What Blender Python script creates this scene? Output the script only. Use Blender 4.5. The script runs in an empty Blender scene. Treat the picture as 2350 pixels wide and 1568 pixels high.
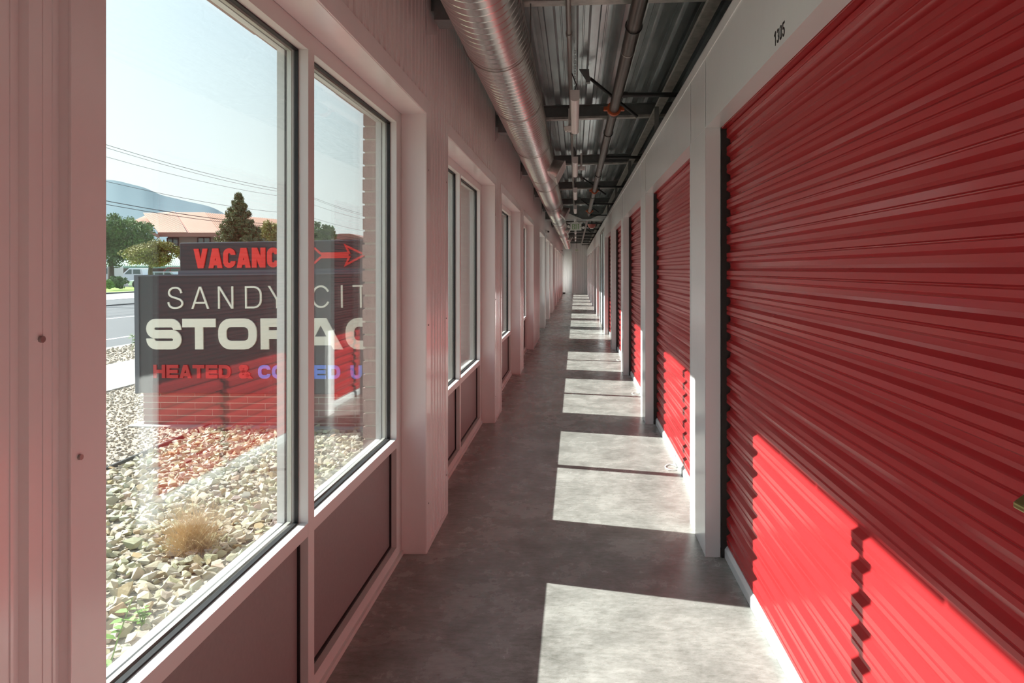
import bpy, math, random
import numpy as np
from mathutils import Vector, Matrix
C = bpy.context.scene.collection
random.seed(7); rng = np.random.default_rng(7)
PI = math.pi
# ------------------------------------------------------------ camera, light, exposure
F = 1567.0; VX, VY = 1321.0, 618.0; CAMZ = 1.48
cam_d = bpy.data.cameras.new('camera'); cam = bpy.data.objects.new('camera', cam_d); C.objects.link(cam)
cam.location = (0, 0, CAMZ); cam.rotation_euler = (PI/2, 0, 0)
cam_d.sensor_width = 36; cam_d.lens = 36*F/2350
cam_d.shift_x = (1175-VX)/2350; cam_d.shift_y = (VY-784)/2350
cam_d.clip_start = 0.05; cam_d.clip_end = 6000
bpy.context.scene.camera = cam
vs = bpy.context.scene.view_settings
vs.view_transform = 'Standard'; vs.look = 'None'; vs.gamma = 1; vs.use_curve_mapping = False
vs.exposure = 0.45
SUN = Vector((-1, .265, .806)).normalized()
sd = bpy.data.lights.new('sun', 'SUN'); sd.energy = 12.4; sd.angle = math.radians(.42); sd.color = (1.0, .98, .94)
so = bpy.data.objects.new('sun', sd); C.objects.link(so)
so.rotation_euler = SUN.to_track_quat('Z', 'Y').to_euler(); so.location = (-30, 10, 30)

w = bpy.data.worlds.new('world'); bpy.context.scene.world = w; w.use_nodes = True
nt = w.node_tree; nt.nodes.clear()
def N(nt, t, **k):
    n = nt.nodes.new(t)
    for a, b in k.items():
        if a == 'i':
            for q, v in b.items(): n.inputs[q].default_value = v
        else: setattr(n, a, b)
    return n
tc = N(nt, 'ShaderNodeTexCoord'); sp = N(nt, 'ShaderNodeSeparateXYZ'); nt.links.new(tc.outputs['Generated'], sp.inputs[0])
rp = N(nt, 'ShaderNodeValToRGB'); e = rp.color_ramp.elements
e[0].position = 0.0; e[0].color = (.83, .90, .87, 1); e[1].position = .75; e[1].color = (.42, .62, .85, 1)
for p, c in ((.12, (.80, .89, .89, 1)), (.3, (.66, .80, .87, 1))):
    q = e.new(p); q.color = c
nt.links.new(sp.outputs['Z'], rp.inputs[0])
dt = N(nt, 'ShaderNodeVectorMath', operation='DOT_PRODUCT'); nt.links.new(tc.outputs['Generated'], dt.inputs[0]); dt.inputs[1].default_value = SUN
mx = N(nt, 'ShaderNodeMath', operation='MAXIMUM', i={1: 0}); nt.links.new(dt.outputs['Value'], mx.inputs[0])
pw = N(nt, 'ShaderNodeMath', operation='POWER', i={1: 9.0}); nt.links.new(mx.outputs[0], pw.inputs[0])
ml = N(nt, 'ShaderNodeMath', operation='MULTIPLY', i={1: 1.3}); nt.links.new(pw.outputs[0], ml.inputs[0])
gl = N(nt, 'ShaderNodeVectorMath', operation='SCALE'); gl.inputs[0].default_value = (1, .97, .90); nt.links.new(ml.outputs[0], gl.inputs['Scale'])
ad = N(nt, 'ShaderNodeVectorMath', operation='ADD'); nt.links.new(rp.outputs[0], ad.inputs[0]); nt.links.new(gl.outputs[0], ad.inputs[1])
bg = N(nt, 'ShaderNodeBackground', i={'Strength': 1.18}); nt.links.new(ad.outputs[0], bg.inputs[0])
wo = N(nt, 'ShaderNodeOutputWorld'); nt.links.new(bg.outputs[0], wo.inputs[0])

# ------------------------------------------------------------ materials
def mat(name, col, rough=.5, metal=0, spec=.5, coat=0, noise=None, bump=None, vcol=False):
    m = bpy.data.materials.new(name); m.use_nodes = True; t = m.node_tree
    b = t.nodes['Principled BSDF']; b.inputs['Base Color'].default_value = (*col, 1)
    b.inputs['Roughness'].default_value = rough; b.inputs['Metallic'].default_value = metal
    b.inputs['Specular IOR Level'].default_value = spec
    if coat: b.inputs['Coat Weight'].default_value = coat; b.inputs['Coat Roughness'].default_value = .12
    if noise or bump:
        c = N(t, 'ShaderNodeTexCoord')
    if noise:
        sc, amt, stretch = noise
        mp = N(t, 'ShaderNodeMapping'); mp.inputs['Scale'].default_value = stretch
        t.links.new(c.outputs['Object'], mp.inputs[0])
        n = N(t, 'ShaderNodeTexNoise', i={'Scale': sc, 'Detail': 6, 'Roughness': .6}); t.links.new(mp.outputs[0], n.inputs['Vector'])
        r = N(t, 'ShaderNodeValToRGB'); r.color_ramp.elements[0].position = .3; r.color_ramp.elements[1].position = .7
        r.color_ramp.elements[0].color = (*[x*(1-amt) for x in col], 1); r.color_ramp.elements[1].color = (*[min(1, x*(1+amt)) for x in col], 1)
        t.links.new(n.outputs['Fac'], r.inputs[0]); t.links.new(r.outputs[0], b.inputs['Base Color'])
    if bump:
        sc, st = bump
        n = N(t, 'ShaderNodeTexNoise', i={'Scale': sc, 'Detail': 5}); t.links.new(c.outputs['Object'], n.inputs['Vector'])
        bp = N(t, 'ShaderNodeBump', i={'Strength': st, 'Distance': .02}); t.links.new(n.outputs['Fac'], bp.inputs['Height']); t.links.new(bp.outputs[0], b.inputs['Normal'])
    if vcol:
        a = N(t, 'ShaderNodeVertexColor', layer_name='tone'); t.links.new(a.outputs[0], b.inputs['Base Color'])
    return m
M = {}
M['white'] = mat('white_painted_steel', (.85, .82, .81), .2, spec=.6, coat=.25, bump=(3, .04), noise=(5, .03, (1, 1, .3)))
M['jamb'] = mat('white_glossy_jamb_steel', (.79, .79, .785), .2, spec=.6, bump=(1.6, .2))
M['frame'] = mat('pale_anodised_frame', (.70, .70, .68), .36, spec=.5)
M['panel'] = mat('taupe_spandrel_panel', (.27, .235, .23), .45, noise=(60, .05, (1, 1, 1)))
M['red'] = mat('red_painted_steel', (.39, .026, .029), .22, spec=.5, coat=.08, bump=(2.5, .02))
M['rubber'] = mat('black_rubber', (.012, .012, .013), .5)
M['spacer'] = mat('metal_spacer', (.55, .55, .50), .4, metal=.5)
M['track'] = mat('dark_track_steel', (.05, .048, .045), .5, metal=.6)
M['bar'] = mat('pale_bottom_bar', (.62, .64, .64), .35, metal=.2)
M['galv'] = mat('galvanised_deck', (.56, .61, .62), .22, metal=.85, noise=(9, .22, (1, .25, 1)), bump=(30, .03))
M['duct'] = mat('galvanised_duct', (.66, .64, .62), .27, metal=.92, noise=(14, .08, (1, 1, 1)), bump=(18, .03))
M['purlin'] = mat('grey_purlin_steel', (.20, .215, .21), .42, metal=.4, noise=(6, .25, (1, 1, 1)))
M['flange'] = mat('worn_pale_flange', (.42, .41, .38), .4, metal=.4, noise=(14, .3, (1, 1, 1)))
M['pipe'] = mat('black_steel_pipe', (.085, .072, .064), .33, metal=.6, noise=(12, .25, (1, .3, 1)))
M['black'] = mat('black_painted_steel', (.02, .02, .02), .45, metal=.3)
M['conduit'] = mat('conduit_steel', (.36, .33, .31), .35, metal=.8)
M['orange'] = mat('orange_coupling_paint', (.42, .085, .025), .5, noise=(30, .35, (1, 1, 1)))
M['plastic'] = mat('white_plastic', (.72, .70, .68), .4)
M['lens'] = mat('ribbed_diffuser', (.74, .70, .69), .3)
M['brass'] = mat('brass_latch', (.30, .255, .10), .34, metal=.9)
M['rope'] = mat('white_rope', (.75, .75, .72), .8)
M['brick'] = mat('red_brown_brick', (.30, .205, .18), .85, noise=(40, .18, (1, 1, 1)), bump=(120, .3))
M['mortar'] = mat('pale_mortar', (.50, .47, .40), .9, bump=(90, .3))
M['dark'] = mat('dark_sheet', (.03, .03, .03), .5)
M['black_sign'] = mat('dark_sign_face', (.018, .018, .022), .3, spec=.5)
M['cream'] = mat('cream_sign_letter', (.74, .72, .62), .5)
M['neon'] = mat('red_sign_letter', (.75, .03, .02), .4)
M['blue'] = mat('blue_sign_letter', (.10, .22, .75), .4)
M['signgrey'] = mat('slate_sign_cabinet', (.07, .08, .10), .4)
M['exitgreen'] = mat('green_exit_letter', (.10, .30, .04), .5)
M['letter'] = mat('black_vinyl', (.012, .012, .012), .5)
M['asphalt'] = mat('asphalt', (.095, .10, .105), .85, noise=(1.2, .08, (1, .1, 1)))
M['asphalt2'] = mat('dark_asphalt', (.09, .095, .10), .85)
M['paintline'] = mat('white_road_paint', (.8, .8, .78), .7)
M['walk'] = mat('pale_sidewalk', (.27, .265, .245), .85, noise=(3, .05, (1, 1, 1)), bump=(60, .1))
M['grass'] = mat('lawn', (.20, .34, .05), .9, noise=(6, .35, (1, 1, 1)))
M['bark'] = mat('bark', (.09, .07, .05), .9, bump=(20, .5))
M['tile'] = mat('terracotta_metal_roof', (.36, .18, .12), .6)
M['tilerib'] = mat('pale_terracotta_rib', (.48, .29, .21), .6)
M['greenroof'] = mat('green_metal_roof', (.30, .47, .36), .5)
M['greenrib'] = mat('pale_green_rib', (.60, .72, .62), .5)
M['stucco'] = mat('grey_brown_stucco', (.30, .25, .22), .9)
M['fascia'] = mat('brown_fascia', (.33, .16, .12), .7)
M['winglass'] = mat('dark_window_glass', (.07, .12, .11), .1, spec=.8)
M['paintwhite'] = mat('white_car_paint', (.75, .77, .80), .25, coat=.5)
M['paintred'] = mat('maroon_car_paint', (.22, .06, .06), .25, coat=.5)
M['paintsilver'] = mat('silver_car_paint', (.55, .62, .64), .25, coat=.5)
M['tyre'] = mat('tyre', (.02, .02, .02), .8)
M['wood'] = mat('pole_wood', (.12, .09, .07), .9)
M['wire'] = mat('cable_black', (.03, .03, .035), .6)
M['mount'] = mat('haze_tinted_mountain', (.19, .245, .265), 1, spec=0)  # aerial haze is painted into the base colour as blue-grey
M['stone'] = mat('crushed_stone', (.6, .55, .42), .8, vcol=True, bump=(40, .15))
M['soil'] = mat('gravel_bed', (.34, .30, .23), .95, noise=(60, .4, (1, 1, 1)), bump=(70, 1))
M['soil2'] = mat('tan_gravel_bed', (.42, .36, .28), .95, noise=(50, .35, (1, 1, 1)), bump=(60, 1))
M['straw'] = mat('dry_grass', (.52, .38, .20), .8)
for k, c in (('leaf', (.10, .17, .045)), ('leafy', (.27, .245, .075)), ('pine', (.13, .15, .065)), ('leafb', (.16, .30, .05)), ('leafg', (.10, .17, .06))):
    M[k] = mat('foliage_'+k, c, .7, noise=(1.2, .35, (1, 1, 1)))
    M[k].node_tree.nodes['Principled BSDF'].inputs['Subsurface Weight'].default_value = 0

def concrete():
    m = bpy.data.materials.new('polished_concrete'); m.use_nodes = True; t = m.node_tree; b = t.nodes['Principled BSDF']
    c = N(t, 'ShaderNodeTexCoord')
    n1 = N(t, 'ShaderNodeTexNoise', i={'Scale': 3.2, 'Detail': 14, 'Roughness': .7, 'Distortion': .25}); t.links.new(c.outputs['Object'], n1.inputs['Vector'])
    r1 = N(t, 'ShaderNodeValToRGB'); a = r1.color_ramp.elements
    a[0].position = .32; a[0].color = (.195, .195, .178, 1); a[1].position = .66; a[1].color = (.385, .385, .36, 1)
    t.links.new(n1.outputs['Fac'], r1.inputs[0])
    mp = N(t, 'ShaderNodeMapping'); mp.inputs['Scale'].default_value = (1, 2.6, 1); mp.inputs['Rotation'].default_value = (0, 0, .35); t.links.new(c.outputs['Object'], mp.inputs[0])
    n2 = N(t, 'ShaderNodeTexNoise', i={'Scale': 16, 'Detail': 12, 'Roughness': .8}); t.links.new(mp.outputs[0], n2.inputs['Vector'])
    r2 = N(t, 'ShaderNodeValToRGB'); a = r2.color_ramp.elements
    a[0].position = .36; a[0].color = (.60, .60, .57, 1); a[1].position = .56; a[1].color = (1, 1, 1, 1)
    t.links.new(n2.outputs['Fac'], r2.inputs[0])
    mm = N(t, 'ShaderNodeMixRGB', blend_type='MULTIPLY', i={0: .85}); t.links.new(r1.outputs[0], mm.inputs[1]); t.links.new(r2.outputs[0], mm.inputs[2])
    # fine specks
    n3 = N(t, 'ShaderNodeTexNoise', i={'Scale': 55, 'Detail': 4, 'Roughness': .7}); t.links.new(mp.outputs[0], n3.inputs['Vector'])
    r3 = N(t, 'ShaderNodeValToRGB'); a = r3.color_ramp.elements
    a[0].position = .30; a[0].color = (.45, .43, .40, 1); a[1].position = .36; a[1].color = (1, 1, 1, 1); t.links.new(n3.outputs['Fac'], r3.inputs[0])
    m2 = N(t, 'ShaderNodeMixRGB', blend_type='MULTIPLY', i={0: .8}); t.links.new(mm.outputs[0], m2.inputs[1]); t.links.new(r3.outputs[0], m2.inputs[2])
    t.links.new(m2.outputs[0], b.inputs['Base Color'])
    rr = N(t, 'ShaderNodeMapRange', i={'From Min': .3, 'From Max': .7, 'To Min': .17, 'To Max': .34}); t.links.new(n1.outputs['Fac'], rr.inputs[0]); t.links.new(rr.outputs[0], b.inputs['Roughness'])
    b.inputs['Specular IOR Level'].default_value = .5
    bp = N(t, 'ShaderNodeBump', i={'Strength': .12, 'Distance': .01}); t.links.new(n2.outputs['Fac'], bp.inputs['Height']); t.links.new(bp.outputs[0], b.inputs['Normal'])
    return m
M['concrete'] = concrete()
def glass(name, tint, f0=.06):
    m = bpy.data.materials.new(name); m.use_nodes = True; t = m.node_tree; t.nodes.clear()
    g = N(t, 'ShaderNodeNewGeometry'); d = N(t, 'ShaderNodeVectorMath', operation='DOT_PRODUCT')
    t.links.new(g.outputs['Normal'], d.inputs[0]); t.links.new(g.outputs['Incoming'], d.inputs[1])
    ab = N(t, 'ShaderNodeMath', operation='ABSOLUTE'); t.links.new(d.outputs['Value'], ab.inputs[0])
    om = N(t, 'ShaderNodeMath', operation='SUBTRACT', i={0: 1.0}); t.links.new(ab.outputs[0], om.inputs[1])
    p5 = N(t, 'ShaderNodeMath', operation='POWER', i={1: 5.0}); t.links.new(om.outputs[0], p5.inputs[0])
    ma = N(t, 'ShaderNodeMath', operation='MULTIPLY_ADD', i={1: 1-f0, 2: f0}); t.links.new(p5.outputs[0], ma.inputs[0])
    tr = N(t, 'ShaderNodeBsdfTransparent'); tr.inputs[0].default_value = (*tint, 1)
    gs = N(t, 'ShaderNodeBsdfGlossy', i={'Roughness': 0.0}); mi = N(t, 'ShaderNodeMixShader'); o = N(t, 'ShaderNodeOutputMaterial')
    t.links.new(ma.outputs[0], mi.inputs[0]); t.links.new(tr.outputs[0], mi.inputs[1]); t.links.new(gs.outputs[0], mi.inputs[2]); t.links.new(mi.outputs[0], o.inputs[0])
    return m
M['glass'] = glass('clear_window_glass', (.985, .995, .99))
def mesh_wire():
    m = bpy.data.materials.new('woven_wire_mesh'); m.use_nodes = True
    b = m.node_tree.nodes['Principled BSDF']; b.inputs['Base Color'].default_value = (.45, .48, .5, 1); b.inputs['Metallic'].default_value = .6; b.inputs['Roughness'].default_value = .4
    return m
M['mesh'] = mesh_wire()

# ------------------------------------------------------------ mesh helpers
class MB:
    def __init__(s): s.v = []; s.f = []; s.c = None
    def box(s, x0, x1, y0, y1, z0, z1):
        n = len(s.v)
        s.v += [(x, y, z) for z in (z0, z1) for y in (y0, y1) for x in (x0, x1)]
        s.f += [tuple(n+i for i in q) for q in ((0, 2, 3, 1), (4, 5, 7, 6), (0, 1, 5, 4), (2, 6, 7, 3), (0, 4, 6, 2), (1, 3, 7, 5))]
        return s
    def hexa(s, P):      # 8 points: bottom 4 ring, top 4 ring
        n = len(s.v); s.v += [tuple(p) for p in P]
        s.f += [tuple(n+i for i in q) for q in ((3, 2, 1, 0), (4, 5, 6, 7), (0, 1, 5, 4), (1, 2, 6, 5), (2, 3, 7, 6), (3, 0, 4, 7))]
        return s
    def prism(s, pts, axis, a, b):
        n = len(s.v); k = len(pts)
        def P(u, v, w): return {'x': (w, u, v), 'y': (u, w, v), 'z': (u, v, w)}[axis]
        s.v += [P(u, v, a) for u, v in pts] + [P(u, v, b) for u, v in pts]
        s.f.append(tuple(range(n, n+k))[::-1]); s.f.append(tuple(range(n+k, n+2*k)))
        for i in range(k): j = (i+1) % k; s.f.append((n+i, n+j, n+k+j, n+k+i))
        return s
    def tube(s, pts, r, k=10, cap=True):
        pts = [Vector(p) for p in pts]; n0 = len(s.v); up = None
        rr = r if isinstance(r, (list, tuple)) else [r]*len(pts)
        for i, p in enumerate(pts):
            d = (pts[min(i+1, len(pts)-1)]-pts[max(i-1, 0)]).normalized()
            if up is None: up = Vector((0, 0, 1)) if abs(d.z) < .9 else Vector((1, 0, 0))
            a = d.cross(up)
            if a.length < 1e-4: a = d.cross(Vector((0, 1, 0)))
            a.normalize(); b = a.cross(d).normalized(); up = b
            for j in range(k):
                t = 2*PI*j/k; q = p+(a*math.cos(t)+b*math.sin(t))*rr[i]; s.v.append(tuple(q))
        for i in range(len(pts)-1):
            for j in range(k):
                a0 = n0+i*k+j; a1 = n0+i*k+(j+1) % k; s.f.append((a0, a1, a1+k, a0+k))
        if cap:
            s.f.append(tuple(range(n0, n0+k))[::-1]); s.f.append(tuple(range(n0+(len(pts)-1)*k, n0+len(pts)*k)))
        return s
    def add(s, v, f):
        n = len(s.v); s.v += [tuple(p) for p in v]; s.f += [tuple(n+i for i in q) for q in f]; return s
    def build(s, name, m, parent=None, smooth=False, bevel=0):
        me = bpy.data.meshes.new(name); me.from_pydata(s.v, [], s.f); me.update()
        import bmesh
        bm = bmesh.new(); bm.from_mesh(me); bmesh.ops.recalc_face_normals(bm, faces=bm.faces); bm.to_mesh(me); bm.free()
        if smooth:
            me.polygons.foreach_set('use_smooth', [True]*len(me.polygons))
            me.set_sharp_from_angle(angle=math.radians(35))
        me.materials.append(M[m] if isinstance(m, str) else m)
        o = bpy.data.objects.new(name, me); C.objects.link(o)
        if parent: o.parent = parent
        if bevel:
            b = o.modifiers.new('bevel', 'BEVEL'); b.width = bevel; b.segments = 2; b.limit_method = 'ANGLE'
        return o
def tag(o, label=None, cat=None, group=None, kind=None):
    for k, v in (('label', label), ('category', cat), ('group', group), ('kind', kind)):
        if v: o[k] = v
    return o
def empty(name, loc=(0, 0, 0), rz=0):
    o = bpy.data.objects.new(name, None); C.objects.link(o); o.location = loc; o.rotation_euler = (0, 0, rz); o.empty_display_size = .1; return o
def copy_tree(o, parent=None):
    c = o.copy(); C.objects.link(c); c.parent = parent
    for ch in list(o.children): copy_tree(ch, c)
    return c
def P(px, py, Y):    # the point at distance Y that the photo shows at px, py
    return Vector(((px-VX)/F*Y, Y, CAMZ+(VY-py)/F*Y))

ords = ['nearest', 'second', 'third', 'fourth', 'fifth', 'sixth', 'seventh', 'eighth', 'ninth', 'tenth', 'eleventh', 'twelfth', 'thirteenth']
# ------------------------------------------------------------ the corridor's measures
XL, XF, XR, XJ, XC = -.7785, -.905, .6695, .745, .785
PITCH = 3.015; YB, YE = -5.5, 41.0
HEAD = 2.288; GZ = -.19
WINS = [(-4.905, -2.485), (-1.89, .53), (1.125, 3.546), (4.141, 6.56), (7.157, 9.576), (10.17, 12.60),
        (14.70, 17.12), (17.72, 20.13), (20.73, 23.15), (25.2, 27.6), (28.22, 30.64), (31.26, 33.67), (34.4, 36.8), (37.4, 39.8), (41.05, 42.12)]
# floor
tag(MB().box(-1.02, 3.6, YB-.1, YE+1.5, -.25, 0).build('floor', 'concrete'), 'grey polished concrete corridor floor with sunlit patches', 'floor', kind='structure')
tag(MB().box(-.9, .7, 9.895, 9.903, 0, .0006).box(-.9, .7, 24.99, 25.0, 0, .0006).build('trim_floor_joint', 'bar'), 'thin control joint lines across the concrete floor', 'floor joint', kind='structure')

# left wall: ribbed liner skin + core
def rib_profile(y0, y1, per=.0762, depth=.012):
    pts = []; k = math.floor(y0/per)-1
    while k*per < y1+per:
        b = k*per+.0576
        for dy, d in ((0, 0), (.0235, 0), (.024, -.0016), (.026, -.0016), (.0265, 0), (.0425, 0), (.043, .0016), (.045, .0016), (.0455, 0), (.050, 0), (.054, -depth), (.0722, -depth)):
            pts.append((b+dy, d))
        k += 1
    out = []
    for i in range(len(pts)-1):
        (a, da), (b, db) = pts[i], pts[i+1]
        if b <= y0 or a >= y1: continue
        def at(y): return da+(db-da)*((y-a)/(b-a))
        if not out: out.append((max(a, y0), at(max(a, y0))))
        out.append((min(b, y1), at(min(b, y1))))
    return out
wl = MB()
def skin(y0, y1, z0, z1):
    pr = rib_profile(y0, y1); n = len(wl.v)
    wl.v += [(XL+d, y, z0) for y, d in pr]+[(XL+d, y, z1) for y, d in pr]; k = len(pr)
    for i in range(k-1): wl.f.append((n+i, n+i+1, n+k+i+1, n+k+i))
YW = YE+1.2
skin(YB, YW, HEAD+.08, 3.12)
wl.box(-1.02, XL-.0125, YB, YW, HEAD+.003, 3.3)
edges = [YB]+[v for w_ in WINS for v in w_]+[YW]
PIERS = [(edges[i], edges[i+1]) for i in range(0, len(edges), 2)]
for a, b in PIERS:
    if b-a < .05: continue
    skin(a, b, .03, HEAD+.08)
    wl.box(-1.02, XL-.0125, a+.003, b-.003, 0, HEAD+.003)
tag(wl.build('wall_left', 'white'), 'white ribbed metal wall with a row of tall windows', 'wall', kind='structure')
bt = MB()
for a, b in PIERS: bt.box(XL-.012, XL+.004, a, b, 0, .03)
tag(bt.build('baseboard_left', 'white'), 'thin white base trim under the ribbed wall piers', 'baseboard', kind='structure')

# brickwork outside
bk = MB(); mo = MB()
def bricks(y0, y1, z0, z1, jag=True):
    mo.box(-1.097, -1.0205, y0+.008, y1-.008, z0+.008, z1-.004)
    row = 0; z = z0
    while z < z1-.02:
        h = min(.0577, z1-z); off = (row % 2)*.195; y = y0-off
        while y < y1-.01:
            a, b = max(y, y0), min(y+.383, y1)
            if b-a > .02:
                j = random.uniform(-.002, .002)
                bk.box(-1.105+j, -1.0205, a+(j if a == y0 else 0), b+(j if b == y1 else 0), z+(random.uniform(-.007, .004) if z0 > 2 and row == 0 else random.uniform(0, .0015)), z+h)
            y += .393
        z += .0677; row += 1
for a, b in PIERS:
    if b < 15 and b-a > .05: bricks(a, b, -.21, HEAD)
    elif b-a > .05: mo.box(-1.1, -1.0205, a, b, -.3, HEAD)
bricks(YB, 15, HEAD, 3.6)
mo.box(-1.1, -1.0205, 15, YW, HEAD, 3.6)
wb = tag(bk.build('wall_outside', 'brick'), 'brown brick facing outside between the windows', 'wall', kind='structure')
mo.build('mortar', 'mortar', wb)

# windows
def make_window(y0, y1, n):
    L = y1-y0; w_ = empty('window_%d' % n, (XF, y0, 0))
    fr = MB(); dx = -.105
    J = .095; m0 = L/2-.0265; m1 = L/2+.0265
    fr.box(dx, 0, 0, J, 0, HEAD-.003); fr.box(dx, 0, L-J, L, 0, HEAD-.003)
    fr.box(dx, .0008, m0, m1, 0.001, HEAD-.0635)
    fr.box(dx, .0, J, L-J, 2.224, HEAD-.003)
    for a, b in ((J, m0), (m1, L-J)):
        fr.box(dx, 0, a, b, .576, .621); fr.box(dx, 0, a, b, 0, .073)
    fr.box(0, .012, 0, L, 0, .022)
    fr.build('window_frame', 'frame', w_)
    ga, spc = MB(), MB()
    for a, b in ((J, m0), (m1, L-J)):
        for g, x0, x1, t in ((ga, -.047, -.032, .005), (spc, -.066, -.053, .009), (ga, -.078, -.0725, .004)):
            g.box(x0, x1, a, a+t, .621, 2.224); g.box(x0, x1, b-t, b, .621, 2.224)
            g.box(x0, x1, a+t, b-t, .621, .621+t); g.box(x0, x1, a+t, b-t, 2.224-t, 2.224)
        x0, x1, t = -.035, -.026, .006
        ga.box(x0, x1, a, a+t, .073, .576); ga.box(x0, x1, b-t, b, .073, .576); ga.box(x0, x1, a+t, b-t, .073, .082); ga.box(x0, x1, a+t, b-t, .572, .576)
    ga.build('gasket', 'rubber', w_); spc.build('pane_spacer', 'spacer', w_)
    for a, b in ((J, m0), (m1, L-J)):
        tl = math.tan(math.radians({(3, True): 1.3, (3, False): .65}.get((n, a < L*.4), .4)))*(b-a)/2; gp = MB()
        for x0, x1 in ((-.0535, -.0495), (-.071, -.067)):
            gp.hexa([(x0-tl, a+.001, .622), (x1-tl, a+.001, .622), (x1+tl, b-.001, .622), (x0+tl, b-.001, .622), (x0-tl, a+.001, 2.223), (x1-tl, a+.001, 2.223), (x1+tl, b-.001, 2.223), (x0+tl, b-.001, 2.223)])
        gp.build('glass_pane', 'glass', w_)
        MB().box(-.06, -.035, a, b, .073, .576).build('spandrel_panel', 'panel', w_)
    rv = MB(); t = .0025; X = XL-XF+.0015
    rv.box(0, X, -.001, t, 0, HEAD); rv.box(0, X, L-t, L+.001, 0, HEAD); rv.box(0, X, 0, L, HEAD-t, HEAD+.001)
    X0, X1 = XL-XF-.0005, XL-XF+.005
    rv.box(X0, X1, -.078, 0.001, 0, HEAD+.082); rv.box(X0, X1, L-.001, L+.078, 0, HEAD+.082); rv.box(X0, X1+.001, -.001, L+.001, HEAD, HEAD+.083)
    rv.build('reveal_trim', 'white', w_, bevel=.0015)
    sc = MB()
    for z in (.25, 1.187, 2.0):
        for yy in (-.061, L+.04): sc.tube([(X1-.001, yy, z), (X1+.004, yy, z)], .0045, 8)
    if n == 3: sc.tube([(XL-XF-.001, -.132, 1.378), (XL-XF+.0045, -.132, 1.378)], .005, 8)
    if n in (3, 4, 5): sc.build('screw', 'conduit', w_)
    return tag(w_, kind='structure')
names = {2: 'second window behind the near pier', 3: 'nearest tall two-pane window looking onto the storage sign and gravel', 4: 'second tall window along the left wall', 5: 'third tall window along the left wall'}
for i, (a, b) in enumerate(WINS):
    o = make_window(a, b, i+1)
    tag(o, names.get(i+1, 'tall window in the ribbed wall, %s from the camera' % (ords[i-2]) if i > 1 else 'tall window behind the camera'), 'window')

# roof deck, purlins
RS = .03
def rz(x): return 3.135+RS*x
dk = MB(); xs = []; x = -1.1
while x < 3.6:
    for dx, d in ((0, 0), (.042, 0), (.056, .038), (.084, .038), (.088, .032), (.094, .032), (.098, .038), (.126, .038), (.14, 0)): xs.append((x+dx, rz(x+dx)+d))
    x += .152
k = len(xs)
dk.v += [(x, YB, z) for x, z in xs]+[(x, YE+1.5, z) for x, z in xs]+[(x, YB, z+.06) for x, z in (xs[0], xs[-1])]+[(x, YE+1.5, z+.06) for x, z in (xs[0], xs[-1])]
for i in range(k-1): dk.f.append((i, i+1, k+i+1, k+i))
dk.f.append((2*k, 2*k+1, 2*k+3, 2*k+2))
tag(dk.build('ceiling', 'galv'), 'ribbed galvanised roof deck over the corridor', 'ceiling', kind='structure')
def purlin(y, label):
    o = empty('roof_purlin', (0, y, 0)); a, b = MB(), MB()
    def seg(m, y0, y1, z0, z1, x0=-.8, x1=3.5):
        m.hexa([(x0, y0, rz(x0)+z0), (x1, y0, rz(x1)+z0), (x1, y1, rz(x1)+z0), (x0, y1, rz(x0)+z0), (x0, y0, rz(x0)+z1), (x1, y0, rz(x1)+z1), (x1, y1, rz(x1)+z1), (x0, y1, rz(x0)+z1)])
    seg(a, 0, .006, -.14, -.002); seg(a, -.06, 0, -.008, -.002)
    seg(b, -.075, .006, -.146, -.14); seg(b, -.075, -.07, -.146, -.125)
    a.build('web', 'purlin', o); b.build('lower_flange', 'flange', o)
    return tag(o, label, 'roof purlin', 'purlins across the corridor ceiling')
ords = ['nearest', 'second', 'third', 'fourth', 'fifth', 'sixth', 'seventh', 'eighth', 'ninth', 'tenth', 'eleventh', 'twelfth', 'thirteenth']
pu0 = None
for i in range(-2, 13):
    lab = ('steel roof purlin crossing above the corridor, %s from the camera' % ords[i]) if i >= 0 else 'steel roof purlin above and behind the camera, %s' % ('farthest back', 'just behind it')[i+2]
    if pu0 is None: pu0 = pu = purlin(3.9+i*PITCH, lab)
    else: pu = copy_tree(pu0); pu.location = (0, 3.9+i*PITCH, 0); pu['label'] = lab

# right side: fascia, jambs, doors
wr = MB()
wr.box(XR, XR+.02, YB, 15.99, 2.214, 2.62); wr.box(XR, XR+.02, 15.99, 18.6, 2.47, 2.62); wr.box(XR, XR+.02, 18.6, YE, 2.214, 2.62)
wr.box(XR-.002, XJ, YB, 15.99, 2.206, 2.2135); wr.box(XR-.002, XJ, 18.6, YE, 2.206, 2.2135)
wr.box(XR-.004, XR, YB, YE, 2.566, 2.624); wr.box(XR-.004, XR+.06, YB, YE, 2.62, 2.624)
tag(wr.build('wall_right', 'jamb'), 'glossy white metal fascia above the red doors', 'wall', kind='structure')
tag(MB().box(3.5, 3.6, YB, YE, 0, 3.3).build('wall_back', 'white'), kind='structure')
jm = [3.508+PITCH*i for i in range(-3, 13)]
jp = MB()
for y in jm:
    if 18 < y < 18.4: continue
    if y+.47 > YE: continue
    jp.box(XR-.0015, XJ-.0005, y, y+.47, 0, 2.2055); jp.box(XR-.004, XR-.002, y-.0, y+.018, 0, 2.56); jp.box(XR-.004, XR-.002, y+.452, y+.47, 0, 2.56)
    jp.box(XR+.03, XJ+.04, y+.12, y+.35, 0, 2.6)
o = tag(jp.build('trim_door_jambs', 'jamb', bevel=.003), 'glossy white posts between the roll-up doors', 'door jamb', kind='structure')

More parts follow.
